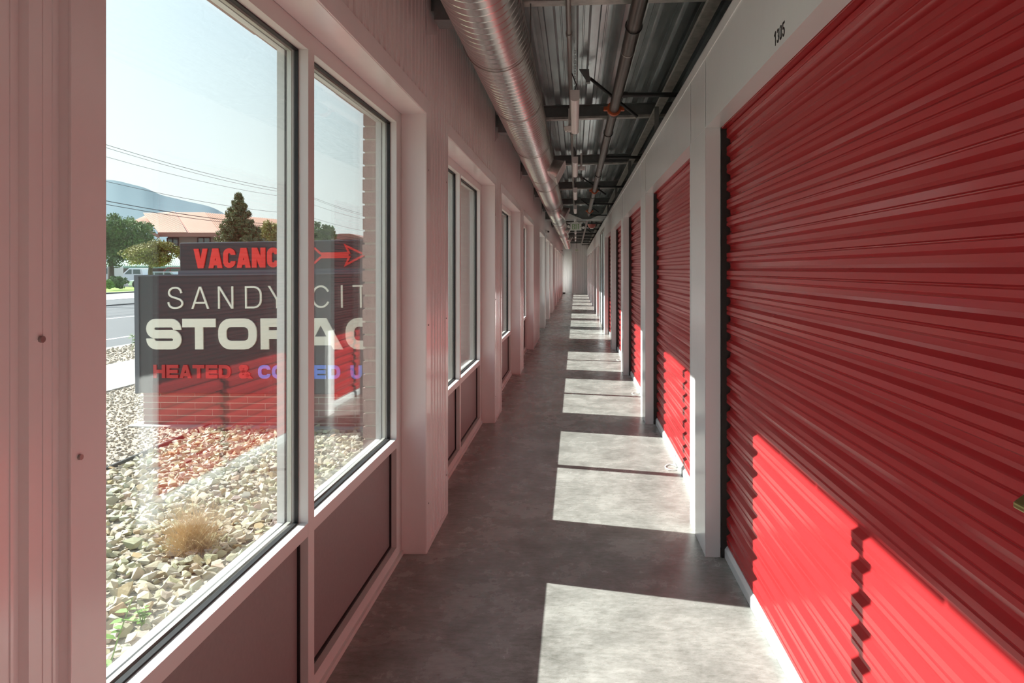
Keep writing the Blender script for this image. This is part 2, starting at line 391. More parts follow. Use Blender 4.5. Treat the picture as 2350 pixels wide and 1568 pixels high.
def curtain_profile(z0, z1):
    out = []; per = .0905; k = 0
    seq = ((0, .018), (.010, 0), (.024, 0), (.0255, .003), (.029, 0), (.0315, .003), (.033, 0), (.052, 0), (.064, .018), (.074, .020))
    while True:
        for dz, d in seq:
            z = z0+k*per+dz
            if z > z1: return out
            out.append((z, d))
        k += 1
def roll_door(y0, y1, n):
    L = y1-y0; d = empty('door_%d' % n, (XC, y0, 0))
    m = MB(); pr = curtain_profile(.062, 2.26); k = len(pr)
    m.v += [(d_-.012, .012, z) for z, d_ in pr]+[(d_-.012, L-.012, z) for z, d_ in pr]
    for i in range(k-1): m.f.append((i, i+1, k+i+1, k+i))
    m.build('curtain', 'red', d)
    m = MB(); m.prism([(-.022, 0), (-.022, .045), (-.010, .062), (.02, .062), (.02, 0)], 'y', .01, L-.01); m.build('bottom_bar', 'bar', d, bevel=.003)
    t = MB()
    for a, b in ((-.0, .010), (L-.010, L)):
        t.box(-.038, .05, a, b, 0, 2.25); 
    t.box(.03, .05, -.02, L+.02, 0, 2.25)
    t.build('guide_track', 'track', d)
    h = MB(); h.box(-.038, .012, .01, L-.01, 2.2, 2.214); h.build('head_seal', 'red', d)
    return tag(d, kind='structure')
DO = [(jm[i]+.47, jm[i+1]) for i in range(len(jm)-1)]
dn = 0; doors = []
for a, b in DO:
    if 15.5 < a < 18.2 or b > YE: continue
    dn += 1; doors.append((a, b, roll_door(a, b, dn)))
dl = {3: 'nearest red roll-up storage door, its lower part in sun', 4: 'second red roll-up door past the nearest white jamb', 5: 'third red roll-up door along the right wall', 6: 'fourth red roll-up door along the right wall', 7: 'last red roll-up door before the wire mesh partition'}
for i, (a, b, o) in enumerate(doors): tag(o, dl.get(i+1, 'red roll-up storage door behind the camera' if i < 2 else 'red roll-up storage door beyond the wire mesh partition, %s past it' % ords[i-7]), 'door')
# pull ropes
for a, b, o in doors:
    if not (0 < b < 16): continue
    ym = 1.2; m = MB(); pts = []
    yy = (a+b)/2-a-.12
    pts = [(-.02, yy+.1, .06), (-.032, yy+.08, .03), (-.038, yy+.05, .006)]
    for t in np.linspace(0, 1.75*PI, 16): pts.append((-.075+.035*math.cos(t)*1.2, yy-.05+.075*math.sin(t), .006))
    m.tube(pts, .004, 6); m.build('pull_rope', 'rope', o, smooth=True)
# brass latch on the nearest door
lt = empty('slide_latch'); lt.parent = doors[2][2]; dy = doors[2][0]
m = MB(); y1 = 1.146-dy
m.box(-.030, -.012, .02, y1-.012, 1.088, 1.118); m.prism([(-.052, 1.080), (-.052, 1.090), (-.03, 1.106), (-.014, 1.106), (-.014, 1.080)], 'y', .02, y1); m.box(-.034, -.012, .02, y1-.012, 1.026, 1.049)
m.box(-.02, -.012, .0, y1-.05, 1.0, 1.13)
bpy.data.objects.remove(lt); lt = m.build('slide_latch', 'brass', doors[2][2], bevel=.003); lt['label'] = 'brass slide latch'

# wire mesh partition
wm = empty('wire_mesh_partition', (XR+.01, 16.03, 0)); m = MB(); L = 2.55; H = 2.45
for a, b in ((0, .04), (L-.04, L)): m.box(-.01, .03, a, b, 0, H)
m.box(-.01, .03, .04, L-.04, H-.04, H); m.box(-.01, .03, .04, L-.04, 0, .05); m.box(-.01, .03, L/2-.02, L/2+.02, .05, H-.04)
m.build('frame', 'conduit', wm)
m = MB(); st = .05; n = int((L+H)/st)
for s in (1, -1):
    for i in range(-int(H/st), int(L/st)+int(H/st)):
        y0 = i*st
        # line y = y0 + s*z
        z0, z1 = 0.04, H-.04; ya, yb = y0+s*z0, y0+s*z1
        def cl(y, z): return y, z
        pa, pb = [ya, z0], [yb, z1]
        for q in (pa, pb):
            if q[0] < .02: q[1] += s*(.02-q[0]) ; q[0] = .02
            if q[0] > L-.02: q[1] += s*(L-.02-q[0]); q[0] = L-.02
        if pa[1] < pb[1]-.02 and z0-.001 <= pa[1] and pb[1] <= z1+.001:
            m.tube([(.01, pa[0], pa[1]), (.01, pb[0], pb[1])], .0035, 4, False)
m.build('wire_mesh', 'mesh', wm)
tag(wm, 'diamond wire mesh partition between the red doors and the far jambs', 'mesh partition')

# unit number
# ------------------------------------------------------------ letters
def fillet(pts, R, closed=False, n=5):
    out = []; k = len(pts)
    for i, p in enumerate(pts):
        if not closed and i in (0, k-1): out.append(p); continue
        p = Vector(p); a = Vector(pts[i-1])-p; b = Vector(pts[(i+1) % k])-p
        r = min(R[i] if isinstance(R, (list, tuple)) else R, a.length*(.95 if i == 1 and not closed else .5), b.length*(.95 if i == k-2 and not closed else .5))
        if r < 1e-5: out.append(tuple(p)); continue
        an, bn = a.normalized(), b.normalized(); half = an.angle(bn)/2; t = r
        s0, s1 = p+an*t, p+bn*t
        for j in range(n+1):
            th = PI/2*j/n; ce = s0+s1-p; q = ce-bn*(r*math.cos(th))-an*(r*math.sin(th)); out.append(tuple(q))
    res = []
    for q in out:
        if not res or (Vector(q)-Vector(res[-1])).length > 1e-4: res.append(q)
    if closed and (Vector(res[0])-Vector(res[-1])).length < 1e-4: res.pop()
    return res
def smooth_curve(pts, n=5):
    out = []; k = len(pts)
    for i in range(k-1):
        p0, p1, p2, p3 = (Vector(pts[max(0, min(k-1, j))]) for j in (i-1, i, i+1, i+2))
        for q in range(n):
            t = q/n; out.append(tuple(.5*((2*p1)+(p2-p0)*t+(2*p0-5*p1+4*p2-p3)*t*t+(3*p1-3*p2+p3-p0)*t**3)))
    return out+[tuple(pts[-1])]
def ribbon(pts, t, H, closed=False):
    k = len(pts); L_, R_ = [], []
    for i in range(k):
        p = Vector(pts[i])
        if closed or 0 < i < k-1:
            a = (p-Vector(pts[i-1])).normalized(); b = (Vector(pts[(i+1) % k])-p).normalized(); d = (a+b)
            if d.length < 1e-4: d = a
            d.normalize(); nrm = Vector((-d.y, d.x)); cs = max(.35, nrm.dot(Vector((-a.y, a.x)))); off = nrm*(t/2/cs)
        else:
            d = (Vector(pts[1])-p if i == 0 else p-Vector(pts[-2])).normalized(); nrm = Vector((-d.y, d.x)); off = nrm*t/2
            if (p.y < 1e-4 or p.y > H-1e-4) and abs(d.x) > 1e-3 and abs(d.y) > 1e-3: off = Vector((-(t/2)/d.y, 0))
        L_.append(p+off); R_.append(p-off)
    q = []
    for i in range(k if closed else k-1):
        j = (i+1) % k; q.append((L_[i], L_[j], R_[j], R_[i]))
    return q
def glyph(ch, W, H, t, R):
    l, r, b, T, m, c = t/2, W-t/2, t/2, H-t/2, H/2, W/2
    g = {'S': [(fillet([(r, H*.64), (r, T), (l, T), (l, m), (r, m), (r, b), (l, b), (l, H*.36)], R), 0)],
         'O': [(fillet([(l, b), (r, b), (r, T), (l, T)], R, True), 1)],
         '0': [(fillet([(l, b), (r, b), (r, T), (l, T)], R, True), 1)],
         'C': [(fillet([(r, H*.66), (r, T), (l, T), (l, b), (r, b), (r, H*.34)], R), 0)],
         'G': [(fillet([(r, H*.70), (r, T), (l, T), (l, b), (r, b), (r, m), (c, m)], [R, R, R, R, R, 0, 0]), 0)],
         'D': [(fillet([(l, b), (r, b), (r, T), (l, T)], [0, R, R, 0], True), 1)],
         'R': [([(l, 0), (l, H)], 0), (fillet([(l, T), (r, T), (r, m-.02*H), (l, m-.02*H)], R), 0), (([(c, m-.02*H), (r-t*.1, 0)]), 0)],
         'T': [([(c, 0), (c, H)], 0), ([(0, T), (W, T)], 0)],
         'I': [([(c, 0), (c, H)], 0)], 'H': [([(l, 0), (l, H)], 0), ([(r, 0), (r, H)], 0), ([(l, m), (r, m)], 0)],
         'E': [([(l, 0), (l, H)], 0), ([(l, T), (W, T)], 0), ([(l, m), (W*.95, m)], 0), ([(l, b), (W, b)], 0)],
         'L': [([(l, 0), (l, H)], 0), ([(l, b), (W, b)], 0)],
         'A': [([(t*.52, 0), (c-t*.12, H)], 0), ([(W-t*.52, 0), (c+t*.12, H)], 0), ([(W*.22, H*.27), (W*.78, H*.27)], 0)],
         'V': [([(t*.52, H), (c-t*.1, 0)], 0), ([(W-t*.52, H), (c+t*.1, 0)], 0)],
         'N': [([(l, 0), (l, H)], 0), ([(r, 0), (r, H)], 0), ([(l+t*.1, H), (r-t*.1, 0)], 0)],
         'Y': [([(c, 0), (c, H*.45)], 0), ([(t*.5, H), (c, H*.4)], 0), ([(W-t*.5, H), (c, H*.4)], 0)],
         'U': [(fillet([(l, H), (l, b), (r, b), (r, H)], R), 0)],
         'X': [([(t*.5, 0), (W-t*.5, H)], 0), ([(t*.5, H), (W-t*.5, 0)], 0)],
         '1': [([(c+l*.6, 0), (c+l*.6, H)], 0), ([(c+l*.6, H*.93), (0, H*.74)], 0)],
         '3': [(fillet([(l, H*.74), (l, T), (r, T), (r, m), (c*.9, m)], R), 0), (fillet([(c*.9, m), (r, m), (r, b), (l, b), (l, H*.26)], R), 0)],
         '5': [([(W*.96, T), (l*1.2, T), (l*1.2, m+.06*H)], 0), (fillet([(l, m+.08*H), (r, m+.08*H), (r, b), (l, b), (l, H*.27)], R), 0)],
         's': [(smooth_curve([(l+(r-l)*x, b+(T-b)*y) for x, y in ((.93, .73), (.86, .88), (.72, .97), (.5, 1), (.27, .97), (.11, .88), (.05, .75), (.11, .63), (.25, .56), (.5, .50), (.78, .43), (.93, .35), (1, .24), (.93, .11), (.76, .03), (.5, 0), (.24, .03), (.07, .13), (0, .29))]), 0)],
         'c': [(smooth_curve([(c+(r-c)*math.cos(a)*1.02, m+(T-m)*math.sin(a)) for a in np.linspace(.52, 2*PI-.52, 22)], 3), 0)],
         '&': [(fillet([(W*.98, 0), (l, H*.74), (l*1.2, T), (c*1.3, T), (c*1.3, H*.66), (l, H*.36), (l, b), (W*.66, b), (r, H*.42)], R*.5), 0)]}
    return g[ch]
def text3d(items, dep, plane):
    """items: (char, u0, v0, W, H, t, R); plane maps u, v, w to a point"""
    m = MB()
    for ch, u, v, W, H, t, R in items:
        for si, (pts, closed) in enumerate(glyph(ch, W, H, t, R)):
            for q in ribbon(pts, t, H, bool(closed)):
                P8 = [plane(u+a.x, v+a.y, 0) for a in q]+[plane(u+a.x, v+a.y, dep*(1+.08*si)) for a in q]
                m.hexa(P8)
    return m
num = text3d([(c_, i*.0305, 0, .0235, .048, .0072, .011) for i, c_ in enumerate('1305')], .0008, lambda u, v, w_: (XR-.0003-w_, 2.30-u, 2.2285+v))
nb = tag(num.build('unit_number', 'letter'), 'black number 1305 on the white fascia above the nearest red door', 'number')

# channel above the fascia
m = MB(); m.box(.715, .785, YB, YE, 2.925, 2.931); m.box(.779, .785, YB, YE, 2.931, 3.0); m.box(.715, .721, YB, YE, 2.931, 2.95)
tag(m.build('eave_channel', 'flange'), 'long pale steel channel running high above the red doors', 'steel channel')
for i in range(6):
    y = 3.05+PITCH*i; m = MB(); m.box(.70, .74, y, y+.004, 2.62, 2.925); m.box(.70, .74, y-.05, y, 2.624, 2.63)
    st_ = m.build('channel_strut', 'purlin')
    tag(st_, 'dark upright strut between fascia top and eave channel, %s along the corridor' % ords[i], 'strut', 'struts above the fascia')

# duct
def duct(y0, y1, X, Z, r, pitch, k=44, rid=.0024):
    m = MB(); seq = ((0, 0), (.003, rid), (.009, rid), (.012, 0), (pitch*.6, 0))
    nrow = 0; y = y0-pitch
    rows = []
    while y < y1+pitch:
        for d, h in seq: rows.append((y+d, h))
        y += pitch
    for (yy, h) in rows:
        for j in range(k+1):
            t = 2*PI*j/k; yk = min(max(yy+pitch*j/k, y0), y1); rr = r+(h if y0 < yk < y1 else 0)
            m.v.append((X+rr*math.cos(t), yk, Z+rr*math.sin(t)))
    K = k+1
    for i in range(len(rows)-1):
        for j in range(k): a = i*K+j; m.f.append((a, a+1, a+1+K, a+K))
    return m
DX, DZ, DR = -.447, CAMZ+1.306, .185
du = empty('spiral_duct', (DX, 0, DZ))
def shift(m): m.v = [(a-DX, b, c-DZ) for a, b, c in m.v]; return m
shift(duct(YB+.2, 17.9, DX, DZ, DR, .078)).build('duct_pipe', 'duct', du, smooth=True)
shift(duct(18.15, 38.5, DX, DZ, DR, .16, 28)).build('duct_pipe', 'duct', du, smooth=True)
m = MB(); m.tube([(0, 17.85, 0), (0, 18.2, 0)], .197, 40); m.build('duct_collar', 'duct', du, smooth=True)
for y in (13.4, 8.95, 5.2):
    m = MB(); m.tube([(0, y, 0), (0, y+.03, 0)], .1915, 40); m.build('duct_band', 'duct', du, smooth=True)
for y in (8.1, 14.3, 20.6, 27):
    a = math.radians(-28); ux, uz = math.cos(a), math.sin(a); m = MB(); P8 = []
    for (d, hw, hl) in ((.15, .075, .17), (.30, .11, .30)):
        for sy, sw in ((-1, -1), (1, -1), (1, 1), (-1, 1)):
            P8.append((ux*d-uz*hw*sw, y+.15+hl*sy, uz*d+ux*hw*sw))
    m.hexa(P8); b = m.build('register_boot', 'duct', du)
    m = MB()
    for q in range(9):
        s = -.26+q*.065
        m.box(0, .006, y+.15+s-.004, y+.15+s+.004, -.1, .1)
    m.box(.0, .008, y-.16, y-.14, -.115, .115); m.box(0, .008, y+.44, y+.46, -.115, .115); m.box(0, .008, y-.16, y+.46, .1, .118); m.box(0, .008, y-.16, y+.46, -.118, -.1)
    m.v = [(ux*(.3+u)-uz*w2, v, uz*(.3+u)+ux*w2) for u, v, w2 in m.v]; m.build('register_grille', 'plastic', b)
tag(du, 'long round spiral galvanised air duct hung along the window wall', 'duct')
for i in range(12):
    y = 3.86+PITCH*i
    m = MB()
    for k_ in range(24):
        pass
    t = [(DX+(DR+.008)*math.cos(a), y, DZ+(DR+.008)*math.sin(a)) for a in np.linspace(-PI, 0, 20)]
    m.tube([(DX-DR-.008, y, 2.99)]+t+[(DX+DR+.008, y, 2.99)], .0035, 5)
    o = m.build('duct_hanger', 'conduit')
    if i > 6: bpy.data.objects.remove(o)
    else: tag(o, 'thin hanger strap under the round duct, %s from the camera' % ords[i], 'duct hanger', 'hangers carrying the round duct')
# wall brackets by the duct
for i in range(7):
    y = 3.55+2.98*i; b = empty('wall_bracket', (XL, y, 0))
    MB().box(.03, .125, .06, .20, 2.80, 3.0).box(0, .03, .1, .16, 2.86, 2.98).build('bracket_box', 'purlin', b)
    m = MB(); m.prism([(0.0, 2.70), (0.0, 3.0), (.26, 3.0), (.26, 2.79)][::-1], 'x', .001, .006); m.build('bracket_plate', 'white', b)
    tag(b, 'small grey bracket box on the ribbed wall behind the duct, %s from the camera' % ords[i], 'bracket', 'brackets at the top of the ribbed wall')

# sprinkler main
PX, PZ = .33, CAMZ+1.38
sp_ = empty('sprinkler_main', (PX, 0, PZ))
MB().tube([(0, YB+.3, 0), (0, 17.2, 0)], .042, 20).build('pipe', 'pipe', sp_, smooth=True)
MB().tube([(0, 17.2, 0), (0, 38, 0)], .036, 16).build('pipe', 'pipe', sp_, smooth=True)
for y in (4.3, 6.9, 9.1, 10.6, 13.3): MB().tube([(0, y, 0), (0, y+.02, 0)], .0445, 20).build('pipe_band', 'conduit', sp_, smooth=True)
for y in (5.85, 11.95, 16.2):
    m = MB(); m.tube([(0, y, 0), (0, y+.05, 0)], .062, 20); m.box(-.09, -.05, y+.005, y+.045, -.018, .018); m.box(.05, .09, y+.005, y+.045, -.018, .018); m.build('orange_coupling', 'orange', sp_, bevel=.006)
    m = MB(); m.tube([(0, y+.07, 0), (0, y+.12, 0)], .057, 20); m.tube([(.04, y+.1, .03), (.1, y+.1, .05)], .015, 8); m.build('brace_clamp', 'black', sp_, smooth=True)
tag(sp_, 'thick dark steel sprinkler main running along the ceiling', 'pipe')
for i in range(12):
    y = 5.40+PITCH*i; m = MB(); b = empty('sprinkler_branch', (PX, y, PZ))
    m.tube([(.03, 0, 0), (2.6, 0, 0)], .018 if i else .02, 12).build('pipe', 'black', b, smooth=True)
    MB().tube([(.035, 0, 0), (.08, 0, 0)], .026, 12).build('tee', 'black', b, smooth=True)
    tag(b, 'black branch pipe from the sprinkler main across the door fascia, %s from the camera' % ords[i], 'pipe', 'black sprinkler branch pipes')
for i, y in enumerate((3.87, 6.885, 9.9, 12.92)):
    m = MB(); t = [(PX+.047*math.cos(a), y, PZ+.047*math.sin(a)) for a in np.linspace(PI/2, PI/2+2*PI, 22)]
    m.tube(t, .004, 6, False); m.tube([(PX, y, PZ+.047), (PX, y, PZ+.2)], .005, 6)
    tag(m.build('pipe_hanger', 'black', smooth=True), 'loop hanger round the sprinkler main at the %s purlin' % ords[i], 'pipe hanger', 'loop hangers on the sprinkler main')
for i, (y, lab) in enumerate(((5.72, 'diagonal black sway brace under the nearest roof bay'), (11.85, 'diagonal black sway brace beside the second orange coupling'), (15.6, 'diagonal sway brace next to the last orange coupling before the bulkhead'), (24, 'small diagonal sway brace beyond the exit sign'))):
    b = empty('sway_brace', (PX, y, PZ))
    a0, a1 = Vector((-.265, -.10, .235)), Vector((.20, .16, -.065))
    MB().tube([a0.lerp(a1, .12), a1], .014, 10).build('brace_bar', 'black', b, smooth=True)
    m = MB(); m.prism([(-.30, .262), (-.22, .262), (-.215, .19), (-.24, .17)], 'y', -.12, -.09); m.box(-.245, -.21, -.13, -.08, .15, .20); m.build('brace_foot', 'purlin', b)
    tag(b, lab, 'sway brace', 'sway braces on the sprinkler main')

# conduit
cx, cz = -.040, CAMZ+1.44; m = MB()
cd = empty('ceiling_conduit', (cx, 0, cz))
MB().tube([(0, YB+.3, 0), (0, 17, 0), ], .0155, 10).build('pipe', 'conduit', cd, smooth=True)
for y in (4.15, 7.2, 10.2, 13.2): MB().tube([(0, y, 0), (0, y+.05, 0)], .021, 10).build('connector', 'conduit', cd, smooth=True)
tag(cd, 'thin grey electrical conduit running along the ceiling above the strip lights', 'conduit')

# strip lights
def strip_light():
    o = empty('strip_light'); L = 1.22
    m = MB(); pr = [(-.033, .075), (-.033, .022)]+[(-.033*math.cos(a), .022-.022*math.sin(a)) for a in np.linspace(.25, PI-.25, 9)]+[(.033, .022), (.033, .075)]
    m.prism(pr, 'y', .008, L-.008); m.build('diffuser', 'lens', o, smooth=True)
    m = MB(); m.prism([(u*1.03, v*1.02) for u, v in pr], 'y', 0, .008); m.prism([(u*1.03, v*1.02) for u, v in pr], 'y', L-.008, L); m.box(-.034, .034, 0, L, .073, .082); m.build('housing', 'plastic', o)
    for y in (.06, L-.06):
        m = MB(); z = .082; i = 0
        while z < .40:
            if i % 2: m.tube([(-.006, y, z), (-.006, y, z+.026)], .0018, 4); m.tube([(.006, y, z), (.006, y, z+.026)], .0018, 4)
            else: m.tube([(0, y-.006, z), (0, y-.006, z+.026)], .0018, 4); m.tube([(0, y+.006, z), (0, y+.006, z+.026)], .0018, 4)
            z += .019; i += 1
        m.build('chain', 'conduit', o)
    m = MB(); m.tube([(0, .02, .08), (.01, -.01, .12), (-.02, .01, .2), (-.03, .03, .24)], .004, 6); m.build('cord', 'black', o, smooth=True)
    return o
sl0 = strip_light()
for i in range(9):
    o = sl0 if i == 0 else copy_tree(sl0)
    o.location = (-.005, 4.98+3.06*i, CAMZ+1.245-.02*(i == 0))
    tag(o, 'white strip light hanging on chains under the roof deck, %s from the camera' % ords[i], 'light', 'hanging strip lights along the corridor')
# horn / detectors
def detector(x, y, z, r, label, red=False):
    o = empty('smoke_detector', (x, y, z)); m = MB(); m.tube([(0, 0, 0), (0, 0, .03), (0, 0, .045)], [r*.8, r, r], 24); m.tube([(0, 0, .045), (0, 0, .22)], .012, 8); m.build('housing', 'plastic', o, smooth=True)
    m = MB()
    for k_ in range(12):
        a = k_*PI/6; m.box(.45*r*math.cos(a)-.003, .45*r*math.cos(a)+.003, .45*r*math.sin(a)-.003, .45*r*math.sin(a)+.003, -.003, .0)
    m.build('vent_ring', 'dark', o); tag(o, label, 'smoke detector'); return o
detector(-.058, 6.55, CAMZ+1.32, .055, 'round pale smoke detector beside the nearest strip light')
detector(.075, 8.95, CAMZ+1.30, .05, 'small white smoke detector past the second strip light')

# bulkhead with exit sign
bh = empty('ceiling_bulkhead', (0, 17.5, 0)); m = MB()
m.box(XL, XR, 0, .03, 2.76, 3.1); m.build('panel', 'purlin', bh)
m = MB(); m.box(XL, XR+.03, -.03, .03, 2.725, 2.76); m.build('lower_rail', 'bar', bh)
Y = 17.5
def tri(a, b, c, d=.05):
    m = MB(); ps = [P(*a, Y), P(*b, Y), P(*c, Y)]
    m.prism([(p.x, p.z) for p in ps], 'y', -d, -.001); return m
tri((1303.5, 489.5), (1296.5, 503.5), (1337, 503.5)).build('folded_sheet', 'plastic', bh)
tri((1353, 503.5), (1396, 486), (1387, 503.5)).build('folded_sheet', 'bar', bh)
tag(bh, 'grey sheet bulkhead with pale lower rail crossing the corridor ceiling', 'bulkhead')
def exit_sign(Y, x0, x1, z0, z1, label, far=False):
    o = empty('exit_sign', ((x0+x1)/2, Y, z0)); W, H = x1-x0, z1-z0
    MB().box(-W/2, W/2, 0, .045, 0, H).box(-.06, .06, .005, .04, H, H+.03).build('housing', 'plastic', o, bevel=.008)
    lw = W*.135; pts = [(c_, -W*.32+i*W*.16, H*.14, lw, H*.72, W*.042, .001) for i, c_ in enumerate('EXIT')]
    m = text3d(pts, .004, lambda u, v, w_: (u, -w_, v))
    m.hexa([(W*.36, -.004, H*.36), (W*.36, -.004, H*.64), (W*.42, -.004, H*.5), (W*.42, -.004, H*.5), (W*.36, 0, H*.36), (W*.36, 0, H*.64), (W*.42, 0, H*.5), (W*.42, 0, H*.5)])
    m.build('exit_letters', 'exitgreen', o)
    if not far:
        for s in (-1, 1):
            m = MB(); x = s*(W/2+.045); m.tube([(x, -.06, H*.35+.03*(s < 0)), (x, .02, H*.38+.03*(s < 0))], [.034, .022], 16); m.tube([(x, .02, H*.4), (s*W/2*.95, .02, H*.4)], .008, 8); m.build('lamp_head', 'plastic', o, smooth=True)
    return tag(o, label, 'exit sign')
exit_sign(17.40, -.137, .150, 2.470, 2.655, 'white exit sign with green letters and two lamp heads hung below the bulkhead')
MB().box(-.02, .03, -.06, -.03, 2.66, 2.74).build('lower_bracket', 'plastic', bh)
exit_sign(36, -.04, .16, 2.41, 2.55, 'small far exit sign near the corridor end', True)
MB().tube([(0, .02, .165), (0, .02, .70)], .012, 6).build('stem', 'dark', bpy.data.objects['exit_sign.001'])
o = empty('alarm_bell', (.44, 18.6, 2.60)); MB().tube([(0, 0, 0), (0, 0, .03), (0, 0, .10)], [.05, .09, .12], 20).build('bell', mat('dull_red_bell', (.28, .05, .04), .5), o, smooth=True)
MB().tube([(0, 0, -.02), (0, 0, .0)], .045, 14).build('light', 'plastic', o, smooth=True); MB().tube([(0, 0, .1), (0, 0, .5)], .012, 8).build('stem', 'dark', o)
tag(o, 'red alarm hanging from the deck right of the exit sign', 'alarm')
for y, lab in ((17.5, 'white bullet camera on the ribbed wall beside the bulkhead'), (35.5, 'far white bullet camera near the corridor end')):
    o = empty('security_camera', (XL, y, 2.44)); MB().tube([(0, 0, 0), (.05, 0, 0)], .045, 16).build('mount', 'plastic', o, smooth=True)
    MB().tube([(.05, .06, .01), (.085, -.12, -.005)], .032, 16).build('body', 'plastic', o, smooth=True)
    MB().tube([(.0855, -.122, -.005), (.087, -.13, -.006)], .024, 16).build('camera_lens', 'dark', o, smooth=True)
    tag(o, lab, 'security camera')

# corridor ends
m = MB(); k0 = len(m.v)
def endwall(name, x0, x1, y, mt, label):
    m = MB(); x = x0
    pr = []
    while x < x1:
        for d, h in ((0, 0), (.07, 0), (.078, .014), (.118, .014), (.126, 0)): pr.append((min(x+d, x1), y+h))
        x += .13
    n = len(pr); m.v += [(a, b, 0) for a, b in pr]+[(a, b, 3.2) for a, b in pr]
    for i in range(n-1): m.f.append((i, i+1, n+i+1, n+i))
    m.box(x0, x1, y+.015, y+.1, 0, 3.2)
    tag(m.build(name, mt), label, 'wall', kind='structure')
endwall('wall_end', -.20, 3.5, YE, 'white', 'white ribbed end wall closing the corridor')
endwall('wall_end_recess', -1.0, -.20, YE+1.2, 'white', 'recessed left part of the end wall')
tag(MB().box(-.21, -.20, YE, YE+1.2, 0, 3.2).build('wall_end_return', 'white'), kind='structure')
tag(MB().box(-1.02, 3.6, YB-.1, YB, 0, 3.3).build('wall_behind', 'white'), kind='structure')
m = MB(); m.box(-.78, -.62, YE-.05, YE, 0, .09); tag(m.build('door_stop', 'dark'), 'small black block on the floor at the far end of the corridor', 'block')

# ------------------------------------------------------------ outside: ground
def slab(name, x0, x1, y0, y1, z, mt, label, cat='ground', th=.1):
    return tag(MB().box(x0, x1, y0, y1, z-th, z).build(name, mt), label, cat, kind='structure')
G = GZ
slab('ground_near_gravel', -3.87, -1.02, -12, 60, G, 'soil', 'bed under the cream crushed stone')
slab('ground_tan_gravel', -6.35, -3.87, -12, 60, G, 'soil2', 'tan pea gravel bed between edging and sidewalk')
slab('sidewalk', -8.1, -6.35, -20, 200, G+.02, 'walk', 'pale concrete sidewalk outside', 'sidewalk', .14)
slab('ground_verge_gravel', -9.75, -8.1, -20, 200, G, 'soil2', 'gravel verge beside the road')
slab('road_curb', -10.0, -9.75, -20, 200, G, 'walk', 'pale kerb on the near side of the road', 'kerb')
slab('road', -27.2, -10.0, -40, 260, G-.12, 'asphalt', 'grey asphalt road', 'road')
slab('road_far_lane', -33.5, -27.2, -40, 260, G-.11, 'walk', 'pale far lane of the road', 'road')
slab('trim_far_kerb', -34.1, -33.5, -40, 260, G-.02, 'asphalt2', 'dark far kerb of the road', 'kerb', .2)
slab('ground_lawn', -44, -34.1, -40, 260, G-.04, 'grass', 'green lawn strip beyond the road', 'lawn')
slab('ground_car_park', -900, -44, -100, 3200, G-.08, 'asphalt', 'distant paved ground', 'ground')
slab('ground_rear', -44, -1.02, 260, 3200, G-.14, 'soil2', 'distant open ground', 'ground')
slab('ground_far', 3.6, 900, -100, 3200, G-.3, 'soil2', 'ground behind the building', 'ground')
m = MB(); m.box(-16.9, -16.78, -30, 250, G-.121, G-.116); tag(m.build('trim_lane_line', 'paintline'), 'white lane line on the road', 'road marking', kind='structure')
m = MB(); m.box(-11.95, -11.83, -30, 250, G-.121, G-.116); tag(m.build('trim_edge_line', 'paintline'), 'white line near the road kerb', 'road marking', kind='structure')
m = MB(); m.box(-27.3, -27.1, -30, 250, G-.112, G-.10); tag(m.build('trim_far_line', 'paintline'), 'white line of the far lane', 'road marking', kind='structure')
m = MB(); m.box(-23.4, -22.6, -30, 250, G-.12, G-.06); tag(m.build('trim_median', 'asphalt2'), 'dark low kerb in the middle of the road', 'kerb', kind='structure')
m = MB(); m.box(-3.885, -3.865, -2, 12, G-.05, G+.035); tag(m.build('lawn_edging', 'dark'), 'black plastic edging between cream stone and tan gravel', 'edging')

# stones
import bmesh
protos = []
for k_ in range(24):
    bm = bmesh.new(); r_ = rng.normal(size=(11, 3)); r_ /= np.linalg.norm(r_, axis=1)[:, None]; r_ *= rng.uniform(.75, 1.05, (11, 1)); r_ *= np.array([1, rng.uniform(.6, .9), rng.uniform(.4, .7)])
    for p in r_: bm.verts.new(p)
    res = bmesh.ops.convex_hull(bm, input=bm.verts); 
    loose = [v for v in bm.verts if not v.link_faces]; bmesh.ops.delete(bm, geom=loose, context='VERTS')
    bm.verts.index_update(); protos.append((np.array([v.co[:] for v in bm.verts]), [tuple(v.index for v in f.verts) for f in bm.faces])); bm.free()
def stones(name, pts, sizes, cols, label, cat):
    V, Fc, Cc = [], [], []; n = 0
    for i, (x, y, z) in enumerate(pts):
        pv, pf = protos[rng.integers(len(protos))]
        a = rng.uniform(0, 2*PI); t1, t2 = rng.normal(0, .35, 2); ca, sa = math.cos(a), math.sin(a)
        Rm = np.array([[ca, -sa, 0], [sa, ca, 0], [0, 0, 1]]) @ np.array([[1, 0, 0], [0, math.cos(t1), -math.sin(t1)], [0, math.sin(t1), math.cos(t1)]]) @ np.array([[math.cos(t2), 0, math.sin(t2)], [0, 1, 0], [-math.sin(t2), 0, math.cos(t2)]])
        q = pv @ Rm.T*sizes[i]+np.array([x, y, z]); V.append(q); Fc += [tuple(n+j for j in f) for f in pf]; n += len(pv); Cc += [cols[i]]*len(pv)
    V = np.concatenate(V); me = bpy.data.meshes.new(name); me.from_pydata(V.tolist(), [], Fc); me.update()
    ca_ = me.color_attributes.new('tone', 'FLOAT_COLOR', 'POINT'); arr = np.ones((len(V), 4), np.float32); arr[:, :3] = np.array(Cc); ca_.data.foreach_set('color', arr.ravel())
    me.materials.append(M['stone']); o = bpy.data.objects.new(name, me); C.objects.link(o)
    return tag(o, label, cat, kind='stuff')
